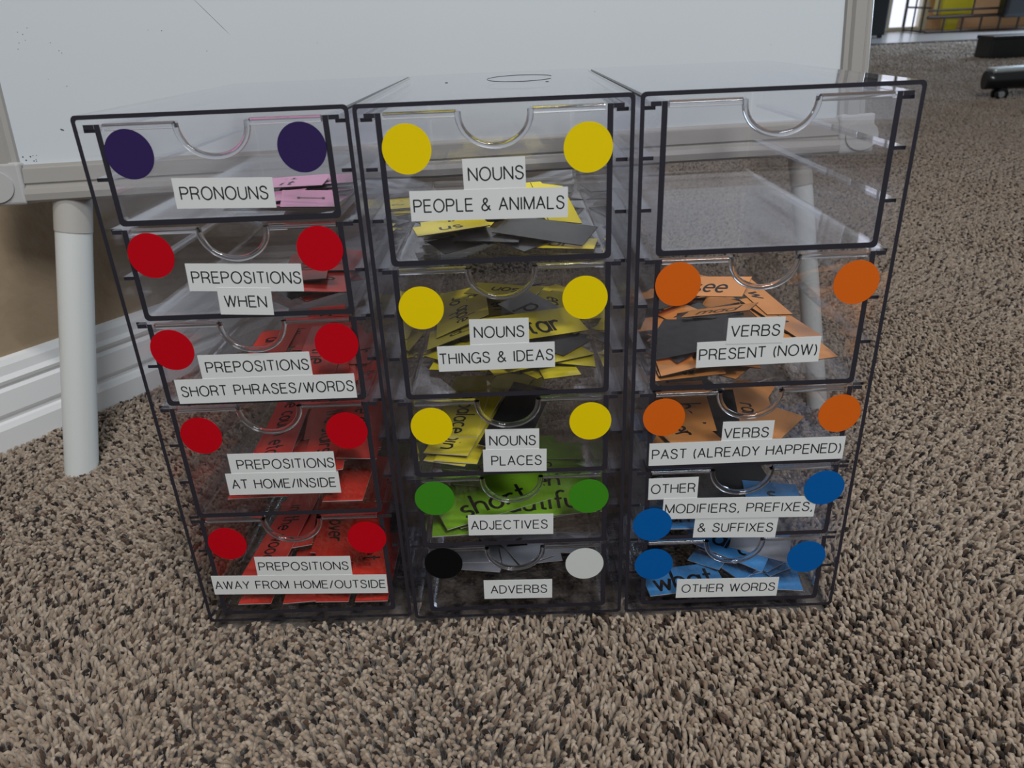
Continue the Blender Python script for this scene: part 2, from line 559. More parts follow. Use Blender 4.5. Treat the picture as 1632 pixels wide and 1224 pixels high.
# ------------------------------------------------------------------ handwriting for the word cards
O_ = arc(.4, .5, .4, .5, 20, 380, 12)
GL = {
    'a': ([O_, [(.8, 1), (.8, 0)]], .95), 'b': ([[(0, 1.8), (0, 0)], O_], .95), 'c': ([arc(.42, .5, .42, .5, 50, 310, 10)], .85),
    'd': ([O_, [(.82, 1.8), (.82, 0)]], .97), 'e': ([[(.05, .52), (.8, .52)] + arc(.42, .5, .4, .5, 5, 310, 10)], .9),
    'f': ([arc(.5, 1.5, .28, .3, 30, 180, 5) + [(.22, 0)], [(0, 1), (.5, 1)]], .62), 'g': ([O_, [(.82, 1), (.82, -.4)] + arc(.42, -.4, .4, .35, 0, -150, 5)], .97),
    'h': ([[(0, 1.8), (0, 0)], arc(.36, .55, .36, .45, 170, 0, 6) + [(.72, 0)]], .88), 'i': ([[(0, 1), (0, 0)], [(0, 1.4), (.02, 1.45)]], .25),
    'j': ([[(.3, 1), (.3, -.5), (0, -.7)]], .5), 'k': ([[(0, 1.8), (0, 0)], [(.6, 1), (0, .45), (.65, 0)]], .8), 'l': ([[(0, 1.8), (0, 0)]], .22),
    'm': ([[(0, 1), (0, 0)], arc(.28, .6, .28, .4, 170, 0, 5) + [(.56, 0)], arc(.84, .6, .28, .4, 170, 0, 5) + [(1.12, 0)]], 1.28),
    'n': ([[(0, 1), (0, 0)], arc(.36, .55, .36, .45, 170, 0, 6) + [(.72, 0)]], .88), 'o': ([O_], .95), 'p': ([[(0, 1), (0, -.8)], O_], .95),
    'r': ([[(0, 1), (0, 0)], arc(.35, .5, .35, .45, 170, 50, 5)], .7),
    's': ([arc(.33, .75, .28, .25, 40, 270, 7) + arc(.33, .25, .3, .25, 90, -140, 7)], .75), 't': ([[(.25, 1.6), (.25, .1), (.5, 0)], [(0, 1), (.55, 1)]], .65),
    'u': ([[(0, 1)] + arc(.36, .4, .36, .4, 180, 360, 6), [(.72, 1), (.72, 0)]], .9), 'v': ([[(0, 1), (.35, 0), (.7, 1)]], .8),
    'w': ([[(0, 1), (.28, 0), (.55, .9), (.82, 0), (1.1, 1)]], 1.2), 'y': ([[(0, 1), (.38, .1)], [(.75, 1), (.15, -.8)]], .85), 'x': ([[(0, 1), (.7, 0)], [(.7, 1), (0, 0)]], .8),
    'I': ([[(.3, 1.8), (.3, 0)], [(0, 1.8), (.6, 1.8)], [(0, 0), (.6, 0)]], .75), ' ': ([], .6)}


def hand_ribbons(word, xh, width, rng):
    """filled marker strokes: list of polygons (x, y), baseline at 0, and the length"""
    polys = []
    pen = 0.0
    for ch in word:
        strokes, adv = GL[ch]
        j = rng.uniform(-.05, .05)
        for st in strokes:
            p = [((pen + x + .06 * y) * xh, (y + j) * xh) for x, y in st]
            polys += ribbons(p, width)
        pen += adv + .12
    return polys, (pen - .12) * xh


CT = 0.0006


def card_mesh(color, L, W, word, rng, xh=0.0085, flip=False, edge=None, margin=None):
    """a card of two layers (paper on black backing), word written along its length"""
    bm = bmesh.new()
    hl, hw = L / 2, W / 2
    fm = {'+z': 0, '-z': 1, '-x': 2, '+x': 2, '-y': 2, '+y': 2}
    if flip:
        fm['+z'], fm['-z'] = 1, 0
    box(bm, -hl, hl, -hw, hw, 0, CT, fm=fm)
    if word and not flip:
        polys, wl = hand_ribbons(word, xh, xh * .21, rng)
        x0 = -wl / 2 if margin is None else (hl - margin - wl)
        dz = CT + .00006
        drop_ = .5 if any(c in 'gpyj' for c in word) else .8
        for i, pl in enumerate(polys):
            vs = []
            for x, y in pl:
                X, Y = x0 + x, y - xh * drop_
                vs.append((X, Y))
            if all(abs(X) < hl - .0005 and abs(Y) < hw - .0005 for X, Y in vs):
                f = bm.faces.new([bm.verts.new((X, Y, dz + .000002 * (i % 12))) for X, Y in vs])
                f.material_index = 3
    me = bpy.data.meshes.new('word_card')
    bm.normal_update()
    bm.to_mesh(me)
    bm.free()
    for mt in (M_CARD[color], M_BACK, M_BACK if edge == 'black' else M_CEDGE, M_MARK):
        me.materials.append(mt)
    return me


class Pile:
    """cards dropped one by one on a height field inside a drawer"""
    RES = 0.002

    def __init__(s, key):
        s.k = key[0]
        s.z0, s.hh = DB[key]
        s.nx, s.ny = 64, 130
        s.h = np.zeros((s.nx, s.ny))
        s.gx = (np.arange(s.nx) + .5) * s.RES - s.nx * s.RES / 2
        s.gy = (np.arange(s.ny) + .5) * s.RES + .004

    def drop(s, me, L, W, x, y, ang, maxtilt=.3):
        ca, sa = math.cos(ang), math.sin(ang)
        ex = abs(L / 2 * ca) + abs(W / 2 * sa)
        ey = abs(L / 2 * sa) + abs(W / 2 * ca)
        x = min(max(x, -.0632 + ex), .0632 - ex) if ex < .0632 else 0
        y = min(max(y, .0048 + ey), .2605 - ey)
        X, Y = np.meshgrid(s.gx - x, s.gy - y, indexing='ij')
        u = X * ca + Y * sa
        v = -X * sa + Y * ca
        msk = (np.abs(u) <= L / 2 + .0012) & (np.abs(v) <= W / 2 + .0012)
        hx, px, py = s.h[msk], X[msk], Y[msk]
        best = None
        for a in np.linspace(-maxtilt, maxtilt, 13):
            for b in np.linspace(-maxtilt, maxtilt, 13):
                c = (hx - a * px - b * py).max()
                # the card may not leave the box through its floor
                if best is None or c + .0006 * (abs(a) + abs(b)) < best[0]:
                    best = (c + .0006 * (abs(a) + abs(b)), a, b, c)
        _, a, b, c = best
        s.h[msk] = np.maximum(s.h[msk], c + a * px + b * py + CT + .00025)
        nrm = Vector((-a, -b, 1)).normalized()
        xa = Vector((ca, sa, a * ca + b * sa)).normalized()
        ya = nrm.cross(xa)
        Mx = Matrix((xa, ya, nrm)).transposed().to_4x4()
        Mx.translation = Vector((x, y, s.z0 + c + .0002))
        o = bpy.data.objects.new('word_card', me)
        COL.objects.link(o)
        o.matrix_world = case_matrix(s.k) @ Mx
        return o


def fill(key, color, n, where, frags, seed, feats=(), edge='black', flip_p=.25, pre=(), size=(.045, .075, .028), angs=None, tilt=.3, xh=.0085, flats=()):
    """n loose cards under the readable ones; where=(x0,x1,y0,y1)"""
    rng = random.Random(seed)
    P = Pile(key)
    dname = DNAME[key]
    meshes = []
    for q in range(max(4, n // 3)):
        L = rng.uniform(size[0], size[1])
        fl = rng.random() < flip_p
        wd = rng.choice(frags) if frags else ''
        meshes.append((card_mesh(color, L, size[2], wd, rng, xh, fl, edge), L, fl))
    pos = list(flats)
    def place(ft):
        word, x, y, a, L, W, lab = ft[:7]
        opt = ft[7] if len(ft) > 7 else {}
        col = opt.get('color', color)
        me = card_mesh(col, L, W, word, rng, opt.get('xh', xh), opt.get('flip', False), opt.get('edge', edge), opt.get('margin'))
        o = P.drop(me, L, W, x / 1000, y / 1000, math.radians(a), opt.get('tilt', tilt))
        tag(o, lab, 'card')

    for ft in pre:
        place(ft)
    for q in range(n):
        me, L, fl = meshes[q % len(meshes)]
        x = rng.uniform(where[0], where[1]) / 1000
        y = rng.uniform(where[2], where[3]) / 1000
        a = math.radians(rng.choice(angs) + rng.uniform(-14, 14)) if angs else rng.uniform(0, 2 * math.pi)
        o = P.drop(me, L, size[2], x, y, a, tilt)
        if fl:
            tag(o, 'loose card lying black side up in the ' + dname, 'card', 'black side up cards in the ' + dname)
        else:
            tag(o, color + ' word card under or behind the readable ones in the ' + dname, 'card', color + ' cards in the ' + dname)
    for ft in feats:
        place(ft)
    return P


DNAME = {('L', 1): 'PRONOUNS drawer', ('L', 2): 'PREPOSITIONS WHEN drawer', ('L', 3): 'SHORT PHRASES/WORDS drawer', ('L', 4): 'AT HOME/INSIDE drawer',
         ('L', 5): 'AWAY FROM HOME/OUTSIDE drawer', ('M', 1): 'PEOPLE & ANIMALS drawer', ('M', 2): 'THINGS & IDEAS drawer', ('M', 3): 'NOUNS PLACES drawer',
         ('M', 4): 'ADJECTIVES drawer', ('M', 5): 'ADVERBS drawer', ('R', 2): 'VERBS PRESENT drawer', ('R', 3): 'VERBS PAST drawer',
         ('R', 4): 'MODIFIERS drawer', ('R', 5): 'OTHER WORDS drawer'}

fill(('L', 1), 'pink', 9, (5, 60, 30, 110), ['it', 'us', 'o'], 3, [
    ('it', 15, 88, 12, .052, .028, 'pink card lying behind the others left of the right purple dot'),
    ('it', 18, 70, 4, .050, .028, 'pink card just below and left of the right purple dot'),
    ('I', 43, 26, -77, .040, .034, 'pink card reading I at the right front of the PRONOUNS drawer')], flip_p=.3, size=(.04, .055, .028), angs=[0, 10, -80, 180])
fill(('L', 2), 'red', 9, (15, 60, 20, 110), ['on', 'g', 'o'], 4, [
    ('on', 50, 84, -70, .06, .028, 'red card tilted below the right red dot of the WHEN drawer'),
    ('long', 24, 64, -80, .085, .030, 'red card ending in g beside the WHEN strip')], edge='black', flip_p=.1, size=(.06, .08, .03), angs=[-80, -95, -60])
fill(('L', 3), 'red', 13, (-5, 60, 30, 150), ['of', 'as', 'the'], 5, [
    ('around', -23, 84, -86, .085, .030, 'red card ending in und seen in the third notch of the left organizer'),
    ('of the', 26, 60, -88, .075, .030, 'red card reading of below the dot of the SHORT PHRASES/WORDS drawer')], edge='black', flip_p=.2, size=(.06, .09, .03), angs=[-85, -95, -70])
fill(('L', 4), 'red', 18, (-40, 60, 70, 190), ['the bed', 'in the', 'on'], 6, [
    ('the couch etc', -26, 98, -86, .15, .032, 'red card with a long phrase seen in the AT HOME/INSIDE notch', {'tilt': .15}),
    ('on the stairs', 17, 85, -84, .15, .032, 'red card reading the stairs left of the AT HOME/INSIDE dot', {'tilt': .15}),
    ('in the cabins', 50, 90, -84, .13, .030, 'red card ending in ns right below the AT HOME/INSIDE dot', {'tilt': .15})],
    pre=[('', -30, 66, -88, .095, .046, 'red card whose front corner shows left under the AT HOME/INSIDE strip', {'tilt': .02}),
    ('', 37, 58, -90, .095, .030, 'red card whose front end shows right under the AT HOME/INSIDE strip', {'tilt': .02})],
    edge='white', flip_p=.0, size=(.08, .14, .03), angs=[-88, -92, -80], tilt=.15)
fill(('L', 5), 'red', 16, (-45, 60, 70, 190), ['in the', 'up', 'over'], 7, [
    ('in the woods', -40, 78, -92, .14, .031, 'red card reading woods seen in the bottom notch of the left organizer', {'tilt': .15}),
    ('over', 8, 78, -80, .085, .033, 'red card reading over right of the bottom left notch', {'tilt': .15}),
    ('street', 48, 62, -82, .11, .030, 'red card reading street below the bottom right red dot', {'tilt': .15})],
    pre=[('', -45, 51, -90, .088, .026, 'first red card end from the left under the AWAY FROM HOME/OUTSIDE strip', {'tilt': .02}),
    ('', -13, 51, -85, .088, .026, 'second red card end from the left under the AWAY FROM HOME/OUTSIDE strip', {'tilt': .02}),
    ('', 17, 50, -90, .088, .026, 'third red card end from the left under the AWAY FROM HOME/OUTSIDE strip', {'tilt': .02}),
    ('', 48, 50, -90, .088, .026, 'rightmost red card end under the AWAY FROM HOME/OUTSIDE strip', {'tilt': .02})],
    edge='white', flip_p=.0, size=(.08, .13, .03), angs=[-88, -92, -80], tilt=.12)
fill(('M', 1), 'yellow', 44, (-55, 55, 15, 200), ['or', 's', 'on', 'u'], 8, [
    ('', 40, 30, -24, .062, .030, 'card lying black side up at the right front of the PEOPLE & ANIMALS drawer', {'flip': True}),
    ('us', -33, 42, 14, .048, .027, 'yellow card on top of the left heap under the PEOPLE & ANIMALS strip')],
    flip_p=.3, size=(.035, .055, .025), tilt=.35)
fill(('M', 2), 'yellow', 46, (-58, 58, 36, 200), ['or', 'en', 'pp', 'cup'], 9, [
    ('', 46, 72, -35, .075, .040, 'black side up card at the right of the THINGS & IDEAS drawer', {'flip': True, 'tilt': .15}),
    ('end', 40, 131, -91, .05, .030, 'yellow card just left of the right dot on the THINGS & IDEAS drawer'),
    ('son', -2, 149, 160, .06, .030, 'yellow card lettered upside down in the THINGS & IDEAS notch'),
    ('p', 20, 110, -49, .045, .032, 'pale card reading p below the THINGS & IDEAS notch', {'color': 'grey', 'xh': .011}),
    ('yard', -42, 84, -86, .06, .044, 'yellow card with an upright word above the NOUNS strip, left'),
    ('apple', -35, 108, -86, .06, .044, 'yellow card reading apple right of the left dot'),
    ('star', 27, 74, 30, .078, .030, 'yellow card reading star left of the right dot', {'xh': .012})],
    flip_p=.12, size=(.038, .058, .026), tilt=.4)
fill(('M', 3), 'yellow', 8, (-45, 10, 40, 170), ['ter', 'ce'], 10, [
    ('', 6, 70, -104, .11, .034, 'black side up card seen in the NOUNS PLACES notch', {'flip': True, 'tilt': .15}),
    ('in a cabin', -34, 62, -106, .10, .034, 'yellow card ending in the letters in, right of the left PLACES dot', {'margin': .006}),
    ('a palace', -36, 84, -97, .10, .034, 'yellow card ending in ce behind the left side of the PLACES notch', {'margin': .006})],
    edge='white', flip_p=.2, size=(.07, .10, .032), angs=[-100, -110, -85], tilt=.2)
fill(('M', 4), 'green', 20, (-50, 50, 30, 190), ['un', 'av', 'happy', 'even'], 11, [
    ('even', 30, 66, 5, .09, .034, 'green card behind the one reading beautiful', {'xh': .011}),
    ('beautiful', 14, 36, 7, .098, .034, 'green card reading beautiful left of the right green dot', {'xh': .0115}),
    ('short', -16, 34, 24, .088, .034, 'green card reading short right of the left green dot', {'xh': .0125})],
    pre=[('', -34, 24, 3, .06, .030, 'green card lying low in front of the left green dot', {'tilt': .02})],
    edge='white', flip_p=.0, size=(.06, .10, .032), angs=[0, 15, -12, 180], tilt=.2)
fill(('M', 5), 'grey', 2, (-20, 30, 80, 120), ['v'], 12, [
    ('', -44, 56, -10, .05, .028, 'white card right beside the black dot'),
    ('', -18, 64, -2, .055, .028, 'white card lying across the left side of the ADVERBS notch'),
    ('', 38, 74, -4, .055, .028, 'white card just left of the white dot'),
    ('', 12, 56, 8, .05, .022, 'narrow white card under the ADVERBS notch'),
    ('v', 4, 70, -62, .06, .032, 'white card with a bold mark seen in the ADVERBS notch', {'xh': .015})], edge='white', flip_p=0, size=(.05, .06, .028), tilt=.12)
fill(('R', 2), 'orange', 48, (-58, 25, 15, 200), ['u', 'w', 'ru', 'm'], 13, [
    ('ru', 46, 34, -68, .075, .028, 'orange card pointing to the lower right under the PRESENT strip', {'tilt': .2}),
    ('ru', 34, 56, -55, .058, .024, 'orange card right of the VERBS strip'),
    ('', -38, 42, -40, .055, .028, 'black side up card left of the VERBS strip', {'flip': True}),
    ('', -52, 24, -20, .06, .034, 'black side up card at the left front corner of the VERBS PRESENT drawer', {'flip': True}),
    ('w', 26, 84, -70, .055, .024, 'orange card leaning below the second right notch'),
    ('mad', -10, 56, -32, .05, .022, 'orange card reading mad above the VERBS strip', {'tilt': .2}),
    ('see', -6, 96, -34, .055, .026, 'orange card reading see right of the left orange dot', {'xh': .0095, 'tilt': .3})],
    pre=[('', -28, 26, -40, .07, .032, 'orange card whose corner pokes out under the VERBS PRESENT strip', {'tilt': .02})],
    flip_p=.35, size=(.036, .055, .024), tilt=.5)
fill(('R', 3), 'orange', 10, (-55, 30, 30, 180), ['x', 'ad', 'ok'], 14, [
    ('ran', 24, 66, -100, .085, .034, 'orange card seen in the VERBS PAST notch'),
    ('', 38, 44, -130, .06, .030, 'orange card whose point shows right of the lower VERBS strip'),
    ('', -10, 52, -100, .09, .040, 'black side up card left of the VERBS PAST notch', {'flip': True, 'tilt': .2}),
    ('had', -24, 74, -96, .085, .034, 'orange card reading had right of the lower left orange dot', {'margin': .012, 'xh': .011, 'tilt': .15}),
    ('ever', -42, 42, -74, .07, .034, 'orange card reading ever below the lower left orange dot', {'xh': .010})],
    flip_p=.3, size=(.06, .09, .032), angs=[-95, -70, -110], tilt=.25)
fill(('R', 4), 'blue', 12, (-55, 45, 60, 200), ['s', 'er', 'un'], 15, [
    ('', 2, 62, 4, .085, .075, 'large black card behind the MODIFIERS notch', {'flip': True, 'tilt': .1}),
    ('s', 42, 44, -8, .042, .030, 'blue card reading s left of the upper right blue dot', {'xh': .011})],
    pre=[('un', -38, 22, -2, .05, .030, 'blue card left of the SUFFIXES strip', {'tilt': .02})],
    edge='white', flip_p=.25, size=(.045, .08, .03), angs=[0, 10, -90], tilt=.3)
fill(('R', 5), 'blue', 34, (-15, 55, 38, 170), ['ar', 'is', 'if', 'k'], 16, [
    ('are', 14, 44, -32, .058, .036, 'blue card reading ar in the OTHER WORDS notch', {'xh': .011}),
    ('', 40, 44, -22, .046, .030, 'grey blue card left of the lower right blue dot', {'color': 'grey'}),
    ],
    pre=[('', 42, 20, -8, .05, .030, 'blue card at the right end of the OTHER WORDS strip', {'tilt': .02}),
    ('what', -34, 20, 7, .062, .030, 'blue card reading what under the lower left blue dot', {'xh': .012, 'tilt': .02})],
    edge='white', flip_p=.05, size=(.035, .055, .028), tilt=.25)

# ------------------------------------------------------------------ whiteboard easel
BX = Vector((0.9957247, 0.09237059, 0.0))
BU = Vector((-0.01492744, 0.16091292, 0.98685572))
BN = Vector((0.09115644, -0.98263661, 0.16160382))      # towards the viewer
BO = Vector((-0.4690, 0.23990, -0.010))
BM = Matrix((BX, BN * -1, BU)).transposed().to_4x4()
BM.translation = BO
easel = empty('whiteboard_easel', (0, 0, 0), 'white dry-erase board in a grey frame standing on splayed white legs behind the organizers', 'whiteboard')
easel.matrix_world = BM @ Matrix.Diagonal((1.0085, 1, 1, 1))
M_BOARD = pmat('whiteboard_surface', (0.63, 0.675, 0.715), 0.22, srgb=False, spec=0.4)
M_FRAME = pmat('grey_frame_plastic', (0.36, 0.345, 0.325), 0.38, srgb=False)
M_CAPP = pmat('light_grey_corner_plastic', (0.47, 0.47, 0.47), 0.42, srgb=False)
M_LEG = pmat('white_leg_enamel', (0.74, 0.77, 0.76), 0.35, srgb=False)
M_COLLAR = pmat('shaded_leg_collar', (0.52, 0.50, 0.47), 0.4, srgb=False)  # darker than the leg: shade under the rail put into the colour
M_SPECK = pmat('old_marker_specks', (0.12, 0.12, 0.13), 0.5, srgb=False)
bm = bmesh.new()
box(bm, 0.012, 0.818, 0.002, 0.016, 0.312, 1.05)
brd = link('board_panel', bm, [M_BOARD], easel)
rng = random.Random(5)
bm = bmesh.new()


def speck(u, v, r, e=1.0, a=0.0):
    vs = []
    for q in range(7):
        t_ = 2 * math.pi * q / 7
        px, pz = r * e * math.cos(t_), r * math.sin(t_) * rng.uniform(.7, 1.1)
        vs.append(bm.verts.new((u + px * math.cos(a) - pz * math.sin(a), 0.0019, v + px * math.sin(a) + pz * math.cos(a))))
    bm.faces.new(vs)


for q in range(9):
    speck(.016 + rng.uniform(0, .016), .3215 + rng.uniform(0, .007), rng.uniform(.0003, .0009))
for q in range(16):
    speck(rng.uniform(.05, .75), rng.uniform(.325, .45), rng.uniform(.0002, .0005))
for u, v in ((.041, .434), (.045, .432), (.05, .437), (.046, .427), (.073, .417), (.075, .415), (.038, .42), (.04, .425), (.067, .424)):
    speck(u, v, .00035, 1.3)
speck(.060, .349, .0008, 2.5, -.4)
speck(.212, .44, .0002, 110, -.85)
speck(.225, .457, .0002, 25, -.6)
link('marker_specks', bm, [M_SPECK], brd)['kind'] = 'stuff'
# frame: profiled rails
bm = bmesh.new()
prof = [(.004, .3198), (-.0025, .3198), (-.0035, .3170), (-.0062, .3158), (-.0078, .3030), (-.0060, .3015), (-.0068, .3000), (-.0110, .2975), (-.0125, .2930), (-.0118, .2872), (-.0070, .2850), (.010, .2850), (.018, .2900), (.018, .3198)]
a = [bm.verts.new((0.0195, y, z)) for y, z in prof]
b = [bm.verts.new((0.812, y, z)) for y, z in prof]
bm.faces.new(list(reversed(a)))
bm.faces.new(b)
for i in range(len(prof)):
    j = (i + 1) % len(prof)
    bm.faces.new((a[i], a[j], b[j], b[i]))
bmesh.ops.recalc_face_normals(bm, faces=list(bm.faces))
link('bottom_rail', bm, [M_FRAME], easel)
for s in (0, 1):
    bm = bmesh.new()
    sp = [(.0, .004), (.0, -.003), (.004, -.0045), (.006, -.0085), (.017, -.0085), (.0185, -.0065), (.020, -.0075), (.0235, -.0075), (.026, -.004), (.026, .018), (.0, .018)]
    if s == 0:
        pp = [(0.0155 - x, y) for x, y in sp]
    else:
        pp = [(0.8134 + x, y) for x, y in sp]
    a = [bm.verts.new((x, y, .318)) for x, y in pp]
    b = [bm.verts.new((x, y, 1.06)) for x, y in pp]
    bm.faces.new(a)
    bm.faces.new(list(reversed(b)))
    for i in range(len(pp)):
        j = (i + 1) % len(pp)
        bm.faces.new((a[i], b[i], b[j], a[j]))
    bmesh.ops.recalc_face_normals(bm, faces=list(bm.faces))
    link('side_stile', bm, [M_FRAME], easel)
    # corner cap
    bm = bmesh.new()
    x0, x1 = ((-.020, .0188) if s == 0 else (.812, .849))
    bevel_box(bm, x0, x1, -.0095, .019, .2835, .3225, .003, 3)
    cx = -.006 if s == 0 else .835
    pts = [(cx + .017 * math.cos(2 * math.pi * q / 40), .301 + .0145 * math.sin(2 * math.pi * q / 40)) for q in range(40)]
    extrude_poly(bm, pts, -.0115, -.009)
    link('corner_cap', bm, [M_CAPP], easel)
# legs
for u0, u1, rl in ((0.0527, 0.0005, .0163), (0.779, 0.816, .0108)):
    bm = bmesh.new()
    A, B = Vector((u0, .008, .288)), Vector((u1, .0, .001))
    top = A + (B - A) * .10
    tube(bm, [top, A + (B - A) * .3, A + (B - A) * .7, B], rl, 28)
    lg = link('leg', bm, [M_LEG], easel, smooth=True)
    bm = bmesh.new()
    tube(bm, [A - (B - A) * .02, A + (B - A) * .115], rl + .0007, 28)
    link('leg_collar', bm, [M_COLLAR], lg, smooth=True)

# ------------------------------------------------------------------ wall and baseboard
WD = Vector((0.60553595, 0.79581795, 0))
WN = Vector((0.79581795, -0.60553595, 0))
W0 = Vector((-0.5818, 0.27851, -0.010))
WM = Matrix((WD, -WN, Vector((0, 0, 1)))).transposed().to_4x4()
WM.translation = W0
M_WALL = pmat('tan_wall_paint', (0.34, 0.25, 0.16), 0.75, srgb=False, bump=(38, 0.5, 0.004))
M_BASE = pmat('white_baseboard_paint', (0.76, 0.76, 0.76), 0.35, srgb=False)
bm = bmesh.new()
box(bm, -2.2, 1.5, 0.012, 0.13, 0, 2.5, M=WM)
struct(link('wall_left', bm, [M_WALL]))
bm = bmesh.new()
bp_ = [(.012, 0), (-.004, 0), (-.004, .030), (-.001, .036), (.0015, .038), (.0015, .041), (-.0005, .044), (-.0015, .047), (.0005, .071), (.0035, .075), (.001, .079), (.000, .083), (.0035, .088), (.0045, .098), (.0075, .104), (.012, .106)]
a = [bm.verts.new(WM @ Vector((-2.2, y, z))) for y, z in bp_]
b = [bm.verts.new(WM @ Vector((1.504, y, z))) for y, z in bp_]
bm.faces.new(a)
bm.faces.new(list(reversed(b)))
for i in range(len(bp_)):
    j = (i + 1) % len(bp_)
    bm.faces.new((a[i], b[i], b[j], a[j]))
bmesh.ops.recalc_face_normals(bm, faces=list(bm.faces))
struct(link('baseboard_left', bm, [M_BASE]))

# ------------------------------------------------------------------ floor and carpet pile
def carpet_mat(name, fine):
    mt = bpy.data.materials.new(name)
    mt.use_nodes = True
    nt = mt.node_tree
    b = nt.nodes['Principled BSDF']
    b.inputs['Roughness'].default_value = 0.9
    b.inputs['Specular IOR Level'].default_value = 0.15
    b.inputs['Sheen Weight'].default_value = 0.25
    b.inputs['Sheen Roughness'].default_value = 0.5
    if fine:
        at = nt.nodes.new('ShaderNodeAttribute')
        at.attribute_name = 'dye'
        nt.links.new(at.outputs['Color'], b.inputs['Base Color'])
    else:
        tc = nt.nodes.new('ShaderNodeTexCoord')
        n1 = nt.nodes.new('ShaderNodeTexNoise')
        n1.inputs['Scale'].default_value = 70
        n1.inputs['Detail'].default_value = 3
        rp = nt.nodes.new('ShaderNodeValToRGB')
        e = rp.color_ramp.elements
        e[0].position, e[0].color = .36, (0.02, 0.015, 0.013, 1)
        e[1].position, e[1].color = .60, (0.18, 0.15, 0.125, 1)
        bp = nt.nodes.new('ShaderNodeBump')
        bp.inputs['Strength'].default_value = .9
        bp.inputs['Distance'].default_value = .01
        nt.links.new(tc.outputs['Object'], n1.inputs['Vector'])
        nt.links.new(n1.outputs['Fac'], rp.inputs['Fac'])
        nt.links.new(rp.outputs['Color'], b.inputs['Base Color'])
        nt.links.new(n1.outputs['Fac'], bp.inputs['Height'])
        nt.links.new(bp.outputs['Normal'], b.inputs['Normal'])
    return mt


M_CARP = carpet_mat('carpet_backing', False)
M_PILE = carpet_mat('carpet_yarn', True)
ZF = -0.011
bm = bmesh.new()
box(bm, -3, 8, -2.5, 5.66, ZF - .02, ZF)
struct(link('floor', bm, [M_CARP]))


